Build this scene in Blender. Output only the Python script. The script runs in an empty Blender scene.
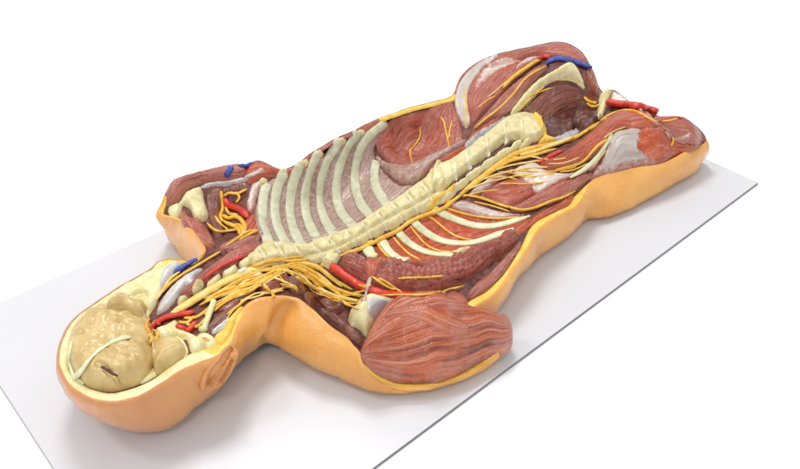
import bpy, bmesh, math, random
import numpy as np
from mathutils import Vector, Matrix, noise
from mathutils.geometry import delaunay_2d_cdt
random.seed(7); rng = np.random.default_rng(7)
SC = bpy.context.scene; C = SC.collection

# ------------------------------------------------------------------ camera, light, exposure
CAM = np.array([-0.07946, -0.44465, 0.8]); FPX = 783.0
ROT = np.array([[0.74247564, 0.40464582, -0.53384612], [-0.66982708, 0.45780886, -0.58458765], [0.00784854, 0.79162669, 0.61095466]])
cd = bpy.data.cameras.new('camera'); cam = bpy.data.objects.new('camera', cd); C.objects.link(cam)
cd.sensor_width = 36; cd.lens = 36 * FPX / 800; cd.clip_start = 0.01; cd.clip_end = 100
M4 = Matrix(ROT.tolist()).to_4x4(); M4.translation = Vector(CAM.tolist()); cam.matrix_world = M4
SC.camera = cam
W = bpy.data.worlds.new('World'); SC.world = W; W.use_nodes = True
W.node_tree.nodes['Background'].inputs[0].default_value = (0.97, 0.985, 1.0, 1)
W.node_tree.nodes['Background'].inputs[1].default_value = 0.78
def area(name, loc, target, size, power, col=(1, 1, 1)):
    l = bpy.data.lights.new(name, 'AREA'); l.shape = 'DISK'; l.size = size; l.energy = power; l.color = col
    o = bpy.data.objects.new(name, l); C.objects.link(o); o.location = loc
    o.rotation_euler = (Vector(target) - Vector(loc)).to_track_quat('-Z', 'Y').to_euler(); return o
area('studio_softbox', (1.1, 1.5, 3.2), (0.6, 0.3, 0), 1.1, 54, (1, 0.985, 0.96))
area('studio_softbox', (-0.9, 1.2, 2.4), (0.5, 0.3, 0), 0.5, 12)
area('studio_softbox', (-0.7, -0.7, 1.9), (0.4, 0.3, 0), 0.35, 6)
SC.view_settings.view_transform = 'Standard'; SC.view_settings.look = 'None'
SC.view_settings.exposure = 0; SC.view_settings.gamma = 1

# ------------------------------------------------------------------ helpers: materials
def lin(c): return tuple(((v / 255) / 12.92 if v <= 10 else (((v / 255) + 0.055) / 1.055) ** 2.4) for v in c)
def new_mat(name):
    m = bpy.data.materials.new(name); m.use_nodes = True; nt = m.node_tree
    return m, nt, nt.nodes['Principled BSDF']
def nd(nt, t, **kw):
    n = nt.nodes.new(t)
    for k, v in kw.items():
        if k in n.inputs.keys(): n.inputs[k].default_value = v
        else: setattr(n, k, v)
    return n
def ramp(nt, fac, stops):
    r = nt.nodes.new('ShaderNodeValToRGB'); e = r.color_ramp.elements
    while len(e) < len(stops): e.new(0.5)
    for k, (p, c) in enumerate(stops): e[k].position = p; e[k].color = (*lin(c), 1)
    nt.links.new(fac, r.inputs[0]); return r
def mottled(name, cols, scale=60, rough=0.35, bump=0.15, bscale=180, sss=0.0, spec=0.5, detail=4, coat=0.0, grain=0.7):
    """soft blotchy plastic: three tones of one colour mixed by noise, fine bump"""
    m, nt, b = new_mat(name); L = nt.links.new
    tc = nd(nt, 'ShaderNodeTexCoord')
    n = nd(nt, 'ShaderNodeTexNoise', Scale=scale, Detail=detail, Roughness=0.6); L(tc.outputs['Object'], n.inputs['Vector'])
    k = len(cols); r = ramp(nt, n.outputs['Fac'], [(0.3 + 0.4 * i / max(1, k - 1), c) for i, c in enumerate(cols)])
    gn = nd(nt, 'ShaderNodeTexNoise', Scale=300, Detail=4, Roughness=0.7); L(tc.outputs['Object'], gn.inputs['Vector'])
    gr = nd(nt, 'ShaderNodeMapRange'); gr.inputs['From Min'].default_value = 0.3; gr.inputs['From Max'].default_value = 0.7; gr.inputs['To Min'].default_value = 0.80; gr.inputs['To Max'].default_value = 1.06; L(gn.outputs['Fac'], gr.inputs['Value'])
    gm = nd(nt, 'ShaderNodeMixRGB', blend_type='MULTIPLY'); gm.inputs[0].default_value = grain; L(r.outputs[0], gm.inputs[1]); L(gr.outputs[0], gm.inputs[2])
    L(gm.outputs[0], b.inputs['Base Color'])
    n2 = nd(nt, 'ShaderNodeTexNoise', Scale=bscale, Detail=5, Roughness=0.65); L(tc.outputs['Object'], n2.inputs['Vector'])
    bp = nd(nt, 'ShaderNodeBump', Strength=bump, Distance=0.005); L(n2.outputs['Fac'], bp.inputs['Height']); L(bp.outputs[0], b.inputs['Normal']); L(bp.outputs[0], b.inputs['Coat Normal'])
    rr = nd(nt, 'ShaderNodeMapRange'); rr.inputs['To Min'].default_value = rough - 0.08; rr.inputs['To Max'].default_value = rough + 0.14
    L(n.outputs['Fac'], rr.inputs['Value']); L(rr.outputs[0], b.inputs['Roughness'])
    b.inputs['Specular IOR Level'].default_value = spec
    b.inputs['Coat Weight'].default_value = coat; b.inputs['Coat Roughness'].default_value = 0.18
    if sss: b.inputs['Subsurface Weight'].default_value = sss; b.inputs['Subsurface Radius'].default_value = (0.004, 0.002, 0.001)
    return m
def fibrous(name, cols, film=None, film_amt=0.5, across=400, along=20, rough=0.32, bump=0.45, coat=0.6, margin=(176, 128, 112), grain=0.8, mlim=(1.05, .35, .75)):
    """muscle: streaks run along U; a whitish film lies over it in blotches"""
    m, nt, b = new_mat(name); L = nt.links.new
    uv = nd(nt, 'ShaderNodeUVMap'); tc = nd(nt, 'ShaderNodeTexCoord')
    warp = nd(nt, 'ShaderNodeTexNoise', Scale=22, Detail=2); L(uv.outputs[0], warp.inputs['Vector'])
    ad = nd(nt, 'ShaderNodeMixRGB', blend_type='LINEAR_LIGHT'); ad.inputs[0].default_value = 0.0016
    L(uv.outputs[0], ad.inputs[1]); L(warp.outputs['Color'], ad.inputs[2])
    mp = nd(nt, 'ShaderNodeMapping'); mp.inputs['Scale'].default_value = (along, across, 1); L(ad.outputs[0], mp.inputs['Vector'])
    n = nd(nt, 'ShaderNodeTexNoise', Scale=1, Detail=3, Roughness=0.55); L(mp.outputs[0], n.inputs['Vector'])
    mp2 = nd(nt, 'ShaderNodeMapping'); mp2.inputs['Scale'].default_value = (along * 1.6, across * 3.2, 1); L(ad.outputs[0], mp2.inputs['Vector'])
    n2 = nd(nt, 'ShaderNodeTexNoise', Scale=1, Detail=2); L(mp2.outputs[0], n2.inputs['Vector'])
    sm = nd(nt, 'ShaderNodeMath', operation='MULTIPLY_ADD'); L(n2.outputs['Fac'], sm.inputs[0]); sm.inputs[1].default_value = 0.4
    k0 = nd(nt, 'ShaderNodeMath', operation='MULTIPLY'); L(n.outputs['Fac'], k0.inputs[0]); k0.inputs[1].default_value = 0.6; L(k0.outputs[0], sm.inputs[2])
    k = len(cols); r = ramp(nt, sm.outputs[0], [(0.33 + 0.34 * i / max(1, k - 1), c) for i, c in enumerate(cols)])
    out = r.outputs[0]
    big = nd(nt, 'ShaderNodeTexNoise', Scale=38, Detail=5, Roughness=0.6); L(tc.outputs['Object'], big.inputs['Vector'])
    if film:
        mr = nd(nt, 'ShaderNodeMapRange'); mr.inputs['From Min'].default_value = 0.45; mr.inputs['From Max'].default_value = 0.75
        mr.inputs['To Max'].default_value = film_amt; L(big.outputs['Fac'], mr.inputs['Value'])
        mx = nd(nt, 'ShaderNodeMixRGB'); mx.inputs[2].default_value = (*lin(film), 1); L(mr.outputs[0], mx.inputs[0]); L(out, mx.inputs[1]); out = mx.outputs[0]
    at_ = nd(nt, 'ShaderNodeAttribute', attribute_name='margin'); en = nd(nt, 'ShaderNodeTexNoise', Scale=130, Detail=4); L(tc.outputs['Object'], en.inputs['Vector'])
    e1 = nd(nt, 'ShaderNodeMath', operation='MULTIPLY_ADD'); L(en.outputs['Fac'], e1.inputs[0]); e1.inputs[1].default_value = 1.3; L(at_.outputs['Fac'], e1.inputs[2])
    e2 = nd(nt, 'ShaderNodeMapRange'); e2.inputs['From Min'].default_value = mlim[0]; e2.inputs['From Max'].default_value = mlim[1]; e2.inputs['To Max'].default_value = mlim[2]; L(e1.outputs[0], e2.inputs['Value'])
    em = nd(nt, 'ShaderNodeMixRGB'); em.inputs[2].default_value = (*lin(margin), 1); L(e2.outputs[0], em.inputs[0]); L(out, em.inputs[1]); out = em.outputs[0]
    oi = nd(nt, 'ShaderNodeObjectInfo'); hv = nd(nt, 'ShaderNodeHueSaturation'); vr = nd(nt, 'ShaderNodeMapRange'); vr.inputs['To Min'].default_value = 0.90; vr.inputs['To Max'].default_value = 1.14
    L(oi.outputs['Random'], vr.inputs['Value']); L(vr.outputs[0], hv.inputs['Value']); L(vr.outputs[0], hv.inputs['Saturation']); L(out, hv.inputs['Color']); out = hv.outputs[0]
    gn = nd(nt, 'ShaderNodeTexNoise', Scale=420, Detail=3, Roughness=0.7); L(tc.outputs['Object'], gn.inputs['Vector'])
    gr = nd(nt, 'ShaderNodeMapRange'); gr.inputs['From Min'].default_value = 0.3; gr.inputs['From Max'].default_value = 0.7; gr.inputs['To Min'].default_value = 0.68; gr.inputs['To Max'].default_value = 1.2; L(gn.outputs['Fac'], gr.inputs['Value'])
    gm = nd(nt, 'ShaderNodeMixRGB', blend_type='MULTIPLY'); gm.inputs[0].default_value = grain; L(out, gm.inputs[1]); L(gr.outputs[0], gm.inputs[2]); out = gm.outputs[0]
    L(out, b.inputs['Base Color'])
    bp = nd(nt, 'ShaderNodeBump', Strength=bump, Distance=0.003); L(sm.outputs[0], bp.inputs['Height'])
    n3 = nd(nt, 'ShaderNodeTexNoise', Scale=260, Detail=3); L(tc.outputs['Object'], n3.inputs['Vector'])
    bp2 = nd(nt, 'ShaderNodeBump', Strength=0.3, Distance=0.002); L(n3.outputs['Fac'], bp2.inputs['Height']); L(bp.outputs[0], bp2.inputs['Normal']); L(bp2.outputs[0], b.inputs['Normal']); L(bp2.outputs[0], b.inputs['Coat Normal'])
    b.inputs['Roughness'].default_value = rough; b.inputs['Coat Weight'].default_value = coat; b.inputs['Coat Roughness'].default_value = 0.13
    return m
MAT = {
 'skin': mottled('skin_plastic', [(224, 154, 74), (236, 169, 85), (242, 180, 98)], 14, 0.30, 0.26, 80, sss=0.05, coat=0.5, grain=0.4),
 'ear': mottled('ear_plastic', [(204, 140, 88), (220, 156, 102)], 30, 0.38, 0.08, 200, sss=0.06),
 'fat': mottled('fat_yellow', [(236, 184, 66), (244, 204, 88), (247, 216, 122)], 60, 0.38, 0.3, 150),
 'skull': mottled('cut_bone_cream', [(220, 208, 142), (234, 224, 168), (240, 232, 190)], 55, 0.42, 0.16, 160),
 'brain': mottled('brain_tan', [(188, 156, 96), (210, 180, 118), (222, 196, 138)], 40, 0.28, 0.16, 110, coat=0.3, grain=0.3),
 'bone': mottled('bone_cream', [(218, 204, 144), (234, 222, 168), (242, 234, 194)], 80, 0.40, 0.3, 170),
 'olive': mottled('vertebra_olive', [(208, 190, 132), (225, 210, 156), (235, 225, 182)], 90, 0.40, 0.3, 180),
 'disc': mottled('disc_white', [(228, 220, 178), (240, 234, 204)], 90, 0.36, 0.2, 180),
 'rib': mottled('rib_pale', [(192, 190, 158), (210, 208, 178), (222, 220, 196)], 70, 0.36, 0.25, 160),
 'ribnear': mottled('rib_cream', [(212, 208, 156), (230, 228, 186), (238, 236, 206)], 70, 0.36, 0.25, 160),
 'nerve': mottled('nerve_yellow', [(224, 160, 36), (241, 188, 64), (247, 206, 108)], 90, 0.34, 0.25, 220, coat=0.2),
 'nervepale': mottled('nerve_pale_yellow', [(236, 192, 84), (246, 212, 118), (249, 228, 160)], 90, 0.34, 0.25, 220, coat=0.2),
 'artery': mottled('artery_red', [(188, 34, 22), (212, 48, 32), (222, 74, 52)], 60, 0.32, 0.2, 200, coat=0.25),
 'vein': mottled('vein_blue', [(40, 48, 128), (58, 72, 160), (82, 100, 180)], 70, 0.34, 0.2, 200, coat=0.2),
 'organ': mottled('dark_organ', [(66, 34, 28), (104, 62, 52), (132, 88, 76)], 60, 0.36, 0.6, 90, coat=0.15),
 'grey': mottled('grey_membrane', [(150, 144, 146), (184, 180, 182), (206, 204, 206)], 60, 0.34, 0.25, 120),
 'bluewhite': fibrous('blue_white_membrane', [(150, 150, 160), (184, 184, 190), (206, 202, 198), (222, 212, 198)], (190, 160, 136), 0.5, across=120, along=16, bump=0.3, margin=(196, 160, 120), grain=.35),
 'tendon': fibrous('grey_tendon', [(150, 140, 138), (184, 176, 174), (212, 208, 204), (224, 220, 212)], (170, 120, 106), 0.5, across=200, along=16, bump=0.4, margin=(160, 104, 92), grain=.4),
 'bed': mottled('deep_muscle', [(62, 26, 22), (104, 50, 40), (140, 78, 62)], 70, 0.40, 0.6, 110, coat=0.1),
 'red': fibrous('muscle_red', [(104, 36, 24), (164, 72, 50), (194, 96, 70), (212, 142, 118)], (200, 152, 136), 0.25, bump=1.0),
 'redfade': fibrous('muscle_under_fascia', [(108, 34, 22), (160, 68, 48), (190, 94, 68), (212, 146, 120)], (214, 176, 162), 0.4, across=300, bump=0.8, margin=(222, 204, 192), mlim=(1.2, .5, .7)),
 'bright': fibrous('muscle_bright', [(108, 34, 22), (162, 66, 44), (190, 92, 64), (212, 146, 120)], (210, 168, 154), 0.3, bump=0.8),
 'brown': fibrous('muscle_brown', [(62, 24, 18), (114, 52, 38), (150, 78, 58), (176, 112, 92)], (156, 112, 100), 0.15, bump=1.0),
 'wine': fibrous('muscle_wine', [(86, 26, 18), (142, 56, 40), (172, 84, 64), (204, 136, 114)], (184, 138, 126), 0.3, bump=0.6, rough=0.3, coat=0.3),
 'deltoid': fibrous('shoulder_muscle_fibres', [(84, 40, 34), (134, 68, 52), (182, 92, 60), (202, 120, 88), (204, 156, 140)], (192, 148, 138), 0.55, across=330, along=7, bump=0.7, rough=0.3, coat=0.35),
 'pleura': fibrous('chest_lining', [(134, 96, 84), (162, 124, 112), (184, 152, 140), (208, 188, 176)], (194, 170, 160), 0.4, across=300, along=90, bump=0.4),
 'fascia': fibrous('white_fascia', [(196, 180, 166), (216, 206, 194), (228, 222, 212), (236, 230, 222)], (206, 170, 156), 0.4, across=140, along=12, rough=0.34, bump=0.3, margin=(176, 112, 94), grain=.35, mlim=(1.5, .75, 1.0)),
 'aponeurosis': fibrous('aponeurosis_white', [(176, 156, 142), (200, 186, 174), (216, 206, 196), (226, 218, 208)], (190, 146, 130), 0.5, across=160, along=10, rough=0.32, bump=0.35, margin=(178, 92, 70), grain=.3, mlim=(1.3, .75, 1.0)),
 'pinkfascia': fibrous('pink_fascia', [(176, 130, 118), (204, 172, 160), (220, 204, 194), (230, 222, 212)], (222, 212, 204), 0.5, across=140, along=14, rough=0.34, bump=0.35, margin=(170, 104, 86), grain=.4, mlim=(1.5, .75, 1.0)),
}

def tint_head(m):
    nt = m.node_tree; b = nt.nodes['Principled BSDF']; src = b.inputs['Base Color'].links[0].from_socket
    tc = nd(nt, 'ShaderNodeTexCoord'); sx = nd(nt, 'ShaderNodeSeparateXYZ'); nt.links.new(tc.outputs['Object'], sx.inputs[0])
    n = nd(nt, 'ShaderNodeTexNoise', Scale=9, Detail=3); nt.links.new(tc.outputs['Object'], n.inputs['Vector'])
    a = nd(nt, 'ShaderNodeMath', operation='MULTIPLY_ADD'); nt.links.new(n.outputs['Fac'], a.inputs[0]); a.inputs[1].default_value = 0.12; nt.links.new(sx.outputs[0], a.inputs[2])
    mr = nd(nt, 'ShaderNodeMapRange'); mr.inputs['From Min'].default_value = -0.26; mr.inputs['From Max'].default_value = -0.42; nt.links.new(a.outputs[0], mr.inputs['Value'])
    mx = nd(nt, 'ShaderNodeMixRGB'); mx.inputs[2].default_value = (*lin((208, 142, 88)), 1); nt.links.new(mr.outputs[0], mx.inputs[0]); nt.links.new(src, mx.inputs[1]); nt.links.new(mx.outputs[0], b.inputs['Base Color'])
tint_head(MAT['skin'])

# ------------------------------------------------------------------ helpers: objects
def tag(o, label=None, cat=None, kind=None):
    if label: o['label'] = label
    if cat: o['category'] = cat
    if kind: o['kind'] = kind
ROOT = bpy.data.objects.new('anatomical_model', None); C.objects.link(ROOT); ROOT.location = (0.6, 0.3, 0); ROOT.empty_display_size = 0.1
tag(ROOT, 'orange and red anatomical model of an opened human body lying on white acrylic sheet', 'anatomical model')
ORG = np.array([0.6, 0.3, 0.0])
def mesh_obj(name, verts, faces, mat, parent=None, uvs=None, smooth=True, label=None):
    v = np.asarray(verts, float)
    if parent is not None: v = v - ORG
    me = bpy.data.meshes.new(name); me.from_pydata(v.tolist(), [], faces); me.update()
    if uvs is not None:
        ul = me.uv_layers.new(name='UVMap'); li = np.empty(len(me.loops), dtype=np.int32); me.loops.foreach_get('vertex_index', li)
        ul.data.foreach_set('uv', np.asarray(uvs, dtype=np.float32)[li].ravel())
    for m in (mat if isinstance(mat, (list, tuple)) else [mat]): me.materials.append(m)
    if smooth: me.polygons.foreach_set('use_smooth', [True] * len(me.polygons))
    o = bpy.data.objects.new(name, me); C.objects.link(o)
    if parent is not None: o.parent = parent
    if label: o['label'] = label
    return o

# ------------------------------------------------------------------ helpers: real heights of the relief
def at(x, y, z):
    """the point at height z (metres over the sheet) on the sight line measured at (x, y)"""
    d = ROT @ np.array([x - 400.0, 234.5 - y, -FPX]); return CAM + d * ((z - CAM[2]) / d[2])
def crom(pts, n=8, closed=False):
    p = np.asarray(pts, float); k = len(p); out = []
    for i in range(k if closed else k - 1):
        if closed: a, b, c, d = p[(i - 1) % k], p[i], p[(i + 1) % k], p[(i + 2) % k]
        else: a, b, c, d = p[max(i - 1, 0)], p[i], p[i + 1], p[min(i + 2, k - 1)]
        for t in np.linspace(0, 1, n, endpoint=False):
            out.append(0.5 * (2 * b + (c - a) * t + (2 * a - 5 * b + 4 * c - d) * t * t + (3 * b - a - 3 * c + d) * t ** 3))
    if not closed: out.append(p[-1])
    return np.array(out)

# perimeter of the shell: outer rim (x, y, height) | lowest seen skin (x, y, height) or None | inner edge of the cut (x, y)
ST = [
 (57, 352, .100, None, 70, 352), (57, 366, .100, (63, 384, .045), 68, 367), (65, 383, .100, (76, 398, .035), 73, 376), (76, 393, .100, (93, 412, .03), 80, 382),
 (93, 401, .100, (114, 423, .02), 96, 389.5), (111, 403.5, .100, (132, 430.2, .02), 111, 392), (131, 401, .100, (150, 432, .02), 127, 389),
 (147, 394, .100, (166, 429, .02), 141, 384), (161, 386, .100, (180, 421, .02), 155, 377), (182, 372, .100, (194, 408, .025), 173, 363),
 (200, 364, .100, (206, 396, .035), 188, 354), (216, 358, .100, (224, 378, .045), 200, 349), (232, 345, .100, (240, 354, .055), 219, 341),
 (240, 325, .101, (252, 341, .058), 231, 323), (252, 306, .100, (258, 337, .058), 249, 302), (270, 299.5, .098, (262, 333, .056), 270, 296),
 (293, 300, .094, (265, 332.5, .054), 294, 297), (309, 311, .088, (286, 349, .028), 309, 306), (328, 329, .080, (314.6, 365, .015), 331, 326),
 (346, 343, .070, (336, 375.5, .012), 349, 339), (357, 353, .065, (357, 385.3, .01), 355, 351), (362, 367, .055, (378, 392, .01), 366, 364),
 (374, 379, .040, (400, 393.4, .01), 378, 375), (397, 388.5, .022, (421, 390.8, .006), 399, 383), (427, 388.5, .020, (447, 386.2, .006), 426, 383),
 (461, 380, .020, (478, 373, .006), 457, 375), (484, 367, .020, (493, 362, .006), 477, 362), (499, 350, .03, (501, 352, .008), 490, 348),
 (489, 327, .03, (492, 331, .008), 481, 330), (473, 311, .055, (489, 317, .015), 465, 306), (493, 297, .06, (496, 312, .012), 486, 291),
 (505, 284, .064, (504, 300, .012), 496, 282), (514, 270, .068, (513, 284, .012), 505, 272), (528, 251, .072, (526, 270, .015), 519, 250),
 (541, 229, .075, (536, 259.5, .018), 532, 225), (562, 215, .070, (552, 247.5, .018), 551, 213.5), (578, 206.5, .065, (571, 234.6, .016), 567, 206),
 (586, 195, .062, (587, 219.5, .012), 575, 195), (592, 184, .062, (599, 217.5, .012), 590, 182), (601, 178, .062, (611, 215, .012), 600, 177),
 (621, 172.6, .062, (628, 209, .012), 621, 171.6), (639, 168.5, .062, (648, 198, .012), 639, 167.5), (663, 165, .060, (675, 183, .012), 662, 164),
 (685, 154, .060, (694, 172.6, .012), 684, 153), (705, 144.5, .060, (704.5, 158, .012), 703.5, 144), (706, 139, .065, None, 704, 140),
 (704, 134, .072, None, 702.5, 135), (697, 126.5, .085, None, 696, 128), (681, 117.5, .095, None, 681, 119), (664, 117, .095, None, 664, 118.5),
 (645, 110, .095, None, 645, 112), (630, 102, .100, None, 629, 105), (614, 90, .110, None, 613, 93), (605, 93, .100, None, 603, 98),
 (599, 86, .110, None, 597, 89), (592, 68, .122, None, 590, 71), (580, 50, .132, None, 579, 53), (560, 41.5, .136, None, 560, 45),
 (530, 46.5, .135, None, 531, 50), (500, 53, .131, None, 501, 57), (478, 61.5, .126, None, 480, 65), (461, 76, .120, None, 464, 79), (453, 94, .112, None, 457, 98),
 (437, 100.5, .110, None, 438, 104.5), (412, 106.5, .111, None, 413, 110.5), (378, 118.5, .115, None, 380, 122), (355, 129.5, .115, None, 356, 133),
 (336, 138, .115, None, 337, 142), (315, 150, .112, None, 316, 154), (295, 164.5, .108, None, 296, 168), (281, 169, .105, None, 281, 172),
 (269, 164, .105, None, 268, 168), (258, 160, .105, None, 257, 163), (244, 164.5, .102, None, 244, 167), (220, 167, .100, None, 220, 170),
 (188, 174.5, .100, None, 190, 178), (172, 182, .098, None, 175, 186), (164, 196, .090, None, 168, 199), (159, 213, .075, (160, 219, .055), 164, 214),
 (172, 219, .080, (168, 237, .01), 174, 217), (185, 225, .086, (178, 253, .01), 187, 223), (197, 241, .092, (192, 266, .02), 199, 239),
 (203, 252, .097, (199, 270, .04), 206, 251), (191, 259.5, .100, None, 194, 263), (175, 258.5, .100, None, 176, 264), (160, 260, .100, None, 164, 267),
 (147, 270, .100, None, 151, 278), (121, 285, .100, None, 128, 294), (95, 302, .100, None, 103, 308), (72, 320, .100, None, 83, 318), (61, 338, .100, None, 73, 333)]
HEAD = set(range(0, 12)) | set(range(len(ST) - 6, len(ST)))
R0 = np.array([at(s[0], s[1], s[2]) for s in ST]); I0 = np.array([at(s[4], s[5], s[2] - .001) for s in ST])
cen2 = R0[:, :2]
nrm = np.roll(R0, -1, 0) - np.roll(R0, 1, 0); OUT = np.stack([nrm[:, 1], -nrm[:, 0]], 1); OUT /= np.linalg.norm(OUT, axis=1)[:, None] + 1e-9
area2 = np.sum(R0[:, 0] * np.roll(R0[:, 1], -1) - np.roll(R0[:, 0], -1) * R0[:, 1])
if area2 < 0: OUT = -OUT
B0 = []
for k, s in enumerate(ST):
    if s[3]: B0.append(at(*s[3]))
    else: q = R0[k].copy(); q[:2] += OUT[k] * 0.004; q[2] = s[2] * 0.35; B0.append(q)
B0 = np.array(B0)
NS = 6
R1 = crom(R0, NS, True); B1 = crom(B0, NS, True); I1 = crom(I0, NS, True)
OUT1 = np.stack([np.interp(np.arange(len(R1)), np.arange(len(ST) + 1) * NS, np.append(OUT[:, j], OUT[0, j])) for j in (0, 1)], 1)

KP = [  # sampled heights inside the model (x, y, height)
 (120,345,.082),(95,350,.085),(150,320,.085),(170,350,.085),(130,300,.09),(110,380,.088),
 (180,300,.098),(210,280,.1),(200,325,.097),(225,310,.095),(240,285,.098),(165,275,.1),(200,262,.098),
 (250,255,.1),(270,275,.093),(265,292,.09),(285,285,.085),
 (185,200,.085),(205,205,.072),(225,210,.062),(235,235,.075),(200,235,.078),(250,200,.085),(225,178,.095),
 (265,240,.085),(300,243,.077),(340,227,.072),(375,207,.074),(270,205,.072),(290,205,.06),(320,190,.057),(350,175,.057),(370,187,.062),(290,178,.093),(330,152,.098),(355,150,.085),
 (396,140,.072),(420,134,.066),(406,153,.052),(430,145,.064),(445,120,.098),(383,178,.07),(440,160,.094),(412,177,.08),
 (300,250,.087),(340,238,.09),(380,222,.092),(420,200,.095),(450,175,.103),(480,155,.107),(510,135,.107),(530,128,.102),
 (380,245,.078),(410,245,.064),(440,240,.058),(470,232,.06),(500,228,.064),(430,262,.066),(460,212,.074),(500,200,.075),(520,185,.078),
 (345,270,.088),(370,270,.085),(400,275,.075),(440,275,.068),(480,258,.066),(510,243,.068),
 (380,300,.085),(450,292,.06),(485,277,.054),(505,257,.058),
 (300,285,.078),(312,298,.046),(330,311,.043),(347,331,.050),(360,312,.085),(375,325,.068),
 (400,340,.048),(440,340,.046),(480,340,.038),(430,370,.033),(420,310,.068),
 (490,85,.114),(520,75,.12),(545,60,.129),(475,110,.108),(500,105,.11),(562,70,.126),(545,100,.085),(562,115,.06),(585,112,.06),(550,130,.078),(580,135,.088),(592,95,.092),
 (560,155,.096),(590,140,.102),(620,120,.106),(640,140,.1),(620,155,.09),(660,145,.09),(680,130,.095),(690,140,.082),(600,165,.08),(560,185,.078),(540,200,.075),(568,197,.067),(535,170,.086),(550,145,.088)]
KPW = np.array([at(*k) for k in KP])
CTRL = np.vstack([I0, KPW])
def tps_fit(c, lam=2e-5):
    d = np.linalg.norm(c[:, None, :2] - c[None, :, :2], axis=2); K = np.where(d > 0, d * d * np.log(d + 1e-12), 0) + lam * np.eye(len(c))
    P = np.c_[np.ones(len(c)), c[:, :2]]; A = np.block([[K, P], [P.T, np.zeros((3, 3))]])
    return np.linalg.solve(A, np.r_[c[:, 2], 0, 0, 0])
TW = tps_fit(CTRL)
GS = 0.0015; X0, Y0 = 0.0, -0.05; GX, GY = 850, 470
def build_grid():
    H = np.empty((GY, GX)); xs = X0 + GS * np.arange(GX)
    for j in range(GY):
        y = Y0 + GS * j; d2 = (xs[:, None] - CTRL[None, :, 0]) ** 2 + (y - CTRL[None, :, 1]) ** 2
        H[j] = (0.5 * d2 * np.log(d2 + 1e-12)) @ TW[:-3] + TW[-3] + TW[-2] * xs + TW[-1] * y
    return np.clip(H, 0.004, 0.16)
H = build_grid()
GXX, GYY = np.meshgrid(X0 + GS * np.arange(GX), Y0 + GS * np.arange(GY))
def hz(x, y):
    fx = np.clip((np.asarray(x) - X0) / GS, 0, GX - 1.001); fy = np.clip((np.asarray(y) - Y0) / GS, 0, GY - 1.001)
    i = fx.astype(int); j = fy.astype(int); a = fx - i; b = fy - j
    return (H[j, i] * (1 - a) + H[j, i + 1] * a) * (1 - b) + (H[j + 1, i] * (1 - a) + H[j + 1, i + 1] * a) * b
def hn(x, y):
    e = 0.004; n = np.array([-(hz(x + e, y) - hz(x - e, y)) / (2 * e), -(hz(x, y + e) - hz(x, y - e)) / (2 * e), 1.0]); return n / np.linalg.norm(n)
def on(x, y):
    """where the sight line first meets the relief"""
    zs = np.linspace(0.19, 0.0, 191); d = ROT @ np.array([x - 400.0, 234.5 - y, -FPX]); t = (zs - CAM[2]) / d[2]
    p = CAM + t[:, None] * d; below = hz(p[:, 0], p[:, 1]) >= zs
    k = int(np.argmax(below)) if below.any() else 190
    if k > 0:
        f0 = zs[k - 1] - hz(p[k - 1, 0], p[k - 1, 1]); f1 = zs[k] - hz(p[k, 0], p[k, 1]); w = f0 / (f0 - f1 + 1e-12); w = min(max(w, 0), 1)
        return p[k - 1] * (1 - w) + p[k] * w
    return p[k]
def inside(poly, x, y):
    r = np.zeros(x.shape, bool); n = len(poly)
    for i in range(n):
        x1, y1 = poly[i]; x2, y2 = poly[(i + 1) % n]
        if y1 == y2: continue
        c = ((y1 > y) != (y2 > y)) & (x < (x2 - x1) * (y - y1) / (y2 - y1) + x1); r ^= c
    return r
def edge_dist(poly, x, y):
    d = np.full(x.shape, 1e9); n = len(poly)
    for i in range(n):
        a = poly[i]; b = poly[(i + 1) % n]; ab = b - a; t = np.clip(((x - a[0]) * ab[0] + (y - a[1]) * ab[1]) / (ab @ ab + 1e-15), 0, 1)
        d = np.minimum(d, (x - a[0] - t * ab[0]) ** 2 + (y - a[1] - t * ab[1]) ** 2)
    return np.sqrt(d)
def vnoise(p, s, seed=0.0): return np.array([noise.noise(Vector((a * s + seed, b * s - seed, seed * 1.7))) for a, b in p])
def fill(bound, step):
    """triangles over a closed outline with inner points at the given spacing"""
    b = np.asarray(bound); mn = b.min(0); mx = b.max(0)
    gx, gy = np.meshgrid(np.arange(mn[0], mx[0], step), np.arange(mn[1], mx[1], step)); gx = gx.copy(); gx[1::2] += step / 2
    gx = gx.ravel(); gy = gy.ravel(); ok = inside(b, gx, gy); gx = gx[ok]; gy = gy[ok]
    ok = edge_dist(b, gx, gy) > step * 0.45; pts = np.vstack([b, np.c_[gx[ok], gy[ok]]])
    ed = [(i, (i + 1) % len(b)) for i in range(len(b))]
    v, e, f, ov, oe, of = delaunay_2d_cdt([Vector(p) for p in pts], ed, [], 1, 1e-7)
    return np.array([(q.x, q.y) for q in v]), [tuple(q) for q in f]
def resample(p, step):
    q = [];  n = len(p)
    for i in range(n):
        a = p[i]; b = p[(i + 1) % n]; m = max(1, int(np.linalg.norm(b - a) / step))
        for t in range(m): q.append(a + (b - a) * t / m)
    return np.array(q)
FLUSH = {'disc', 'vertebra', 'vertebra_process', 'lumbar_vertebra', 'thigh_muscle', 'far_shoulder_muscle', 'far_hip_muscle', 'skull_base', 'pubic_muscle', 'pubic_bone', 'rib_end', 'rim_muscle', 'iliac_crest', 'shoulder_bone', 'shoulder_tendon', 'tendon', 'neck_vertebra', 'membrane'}
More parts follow.
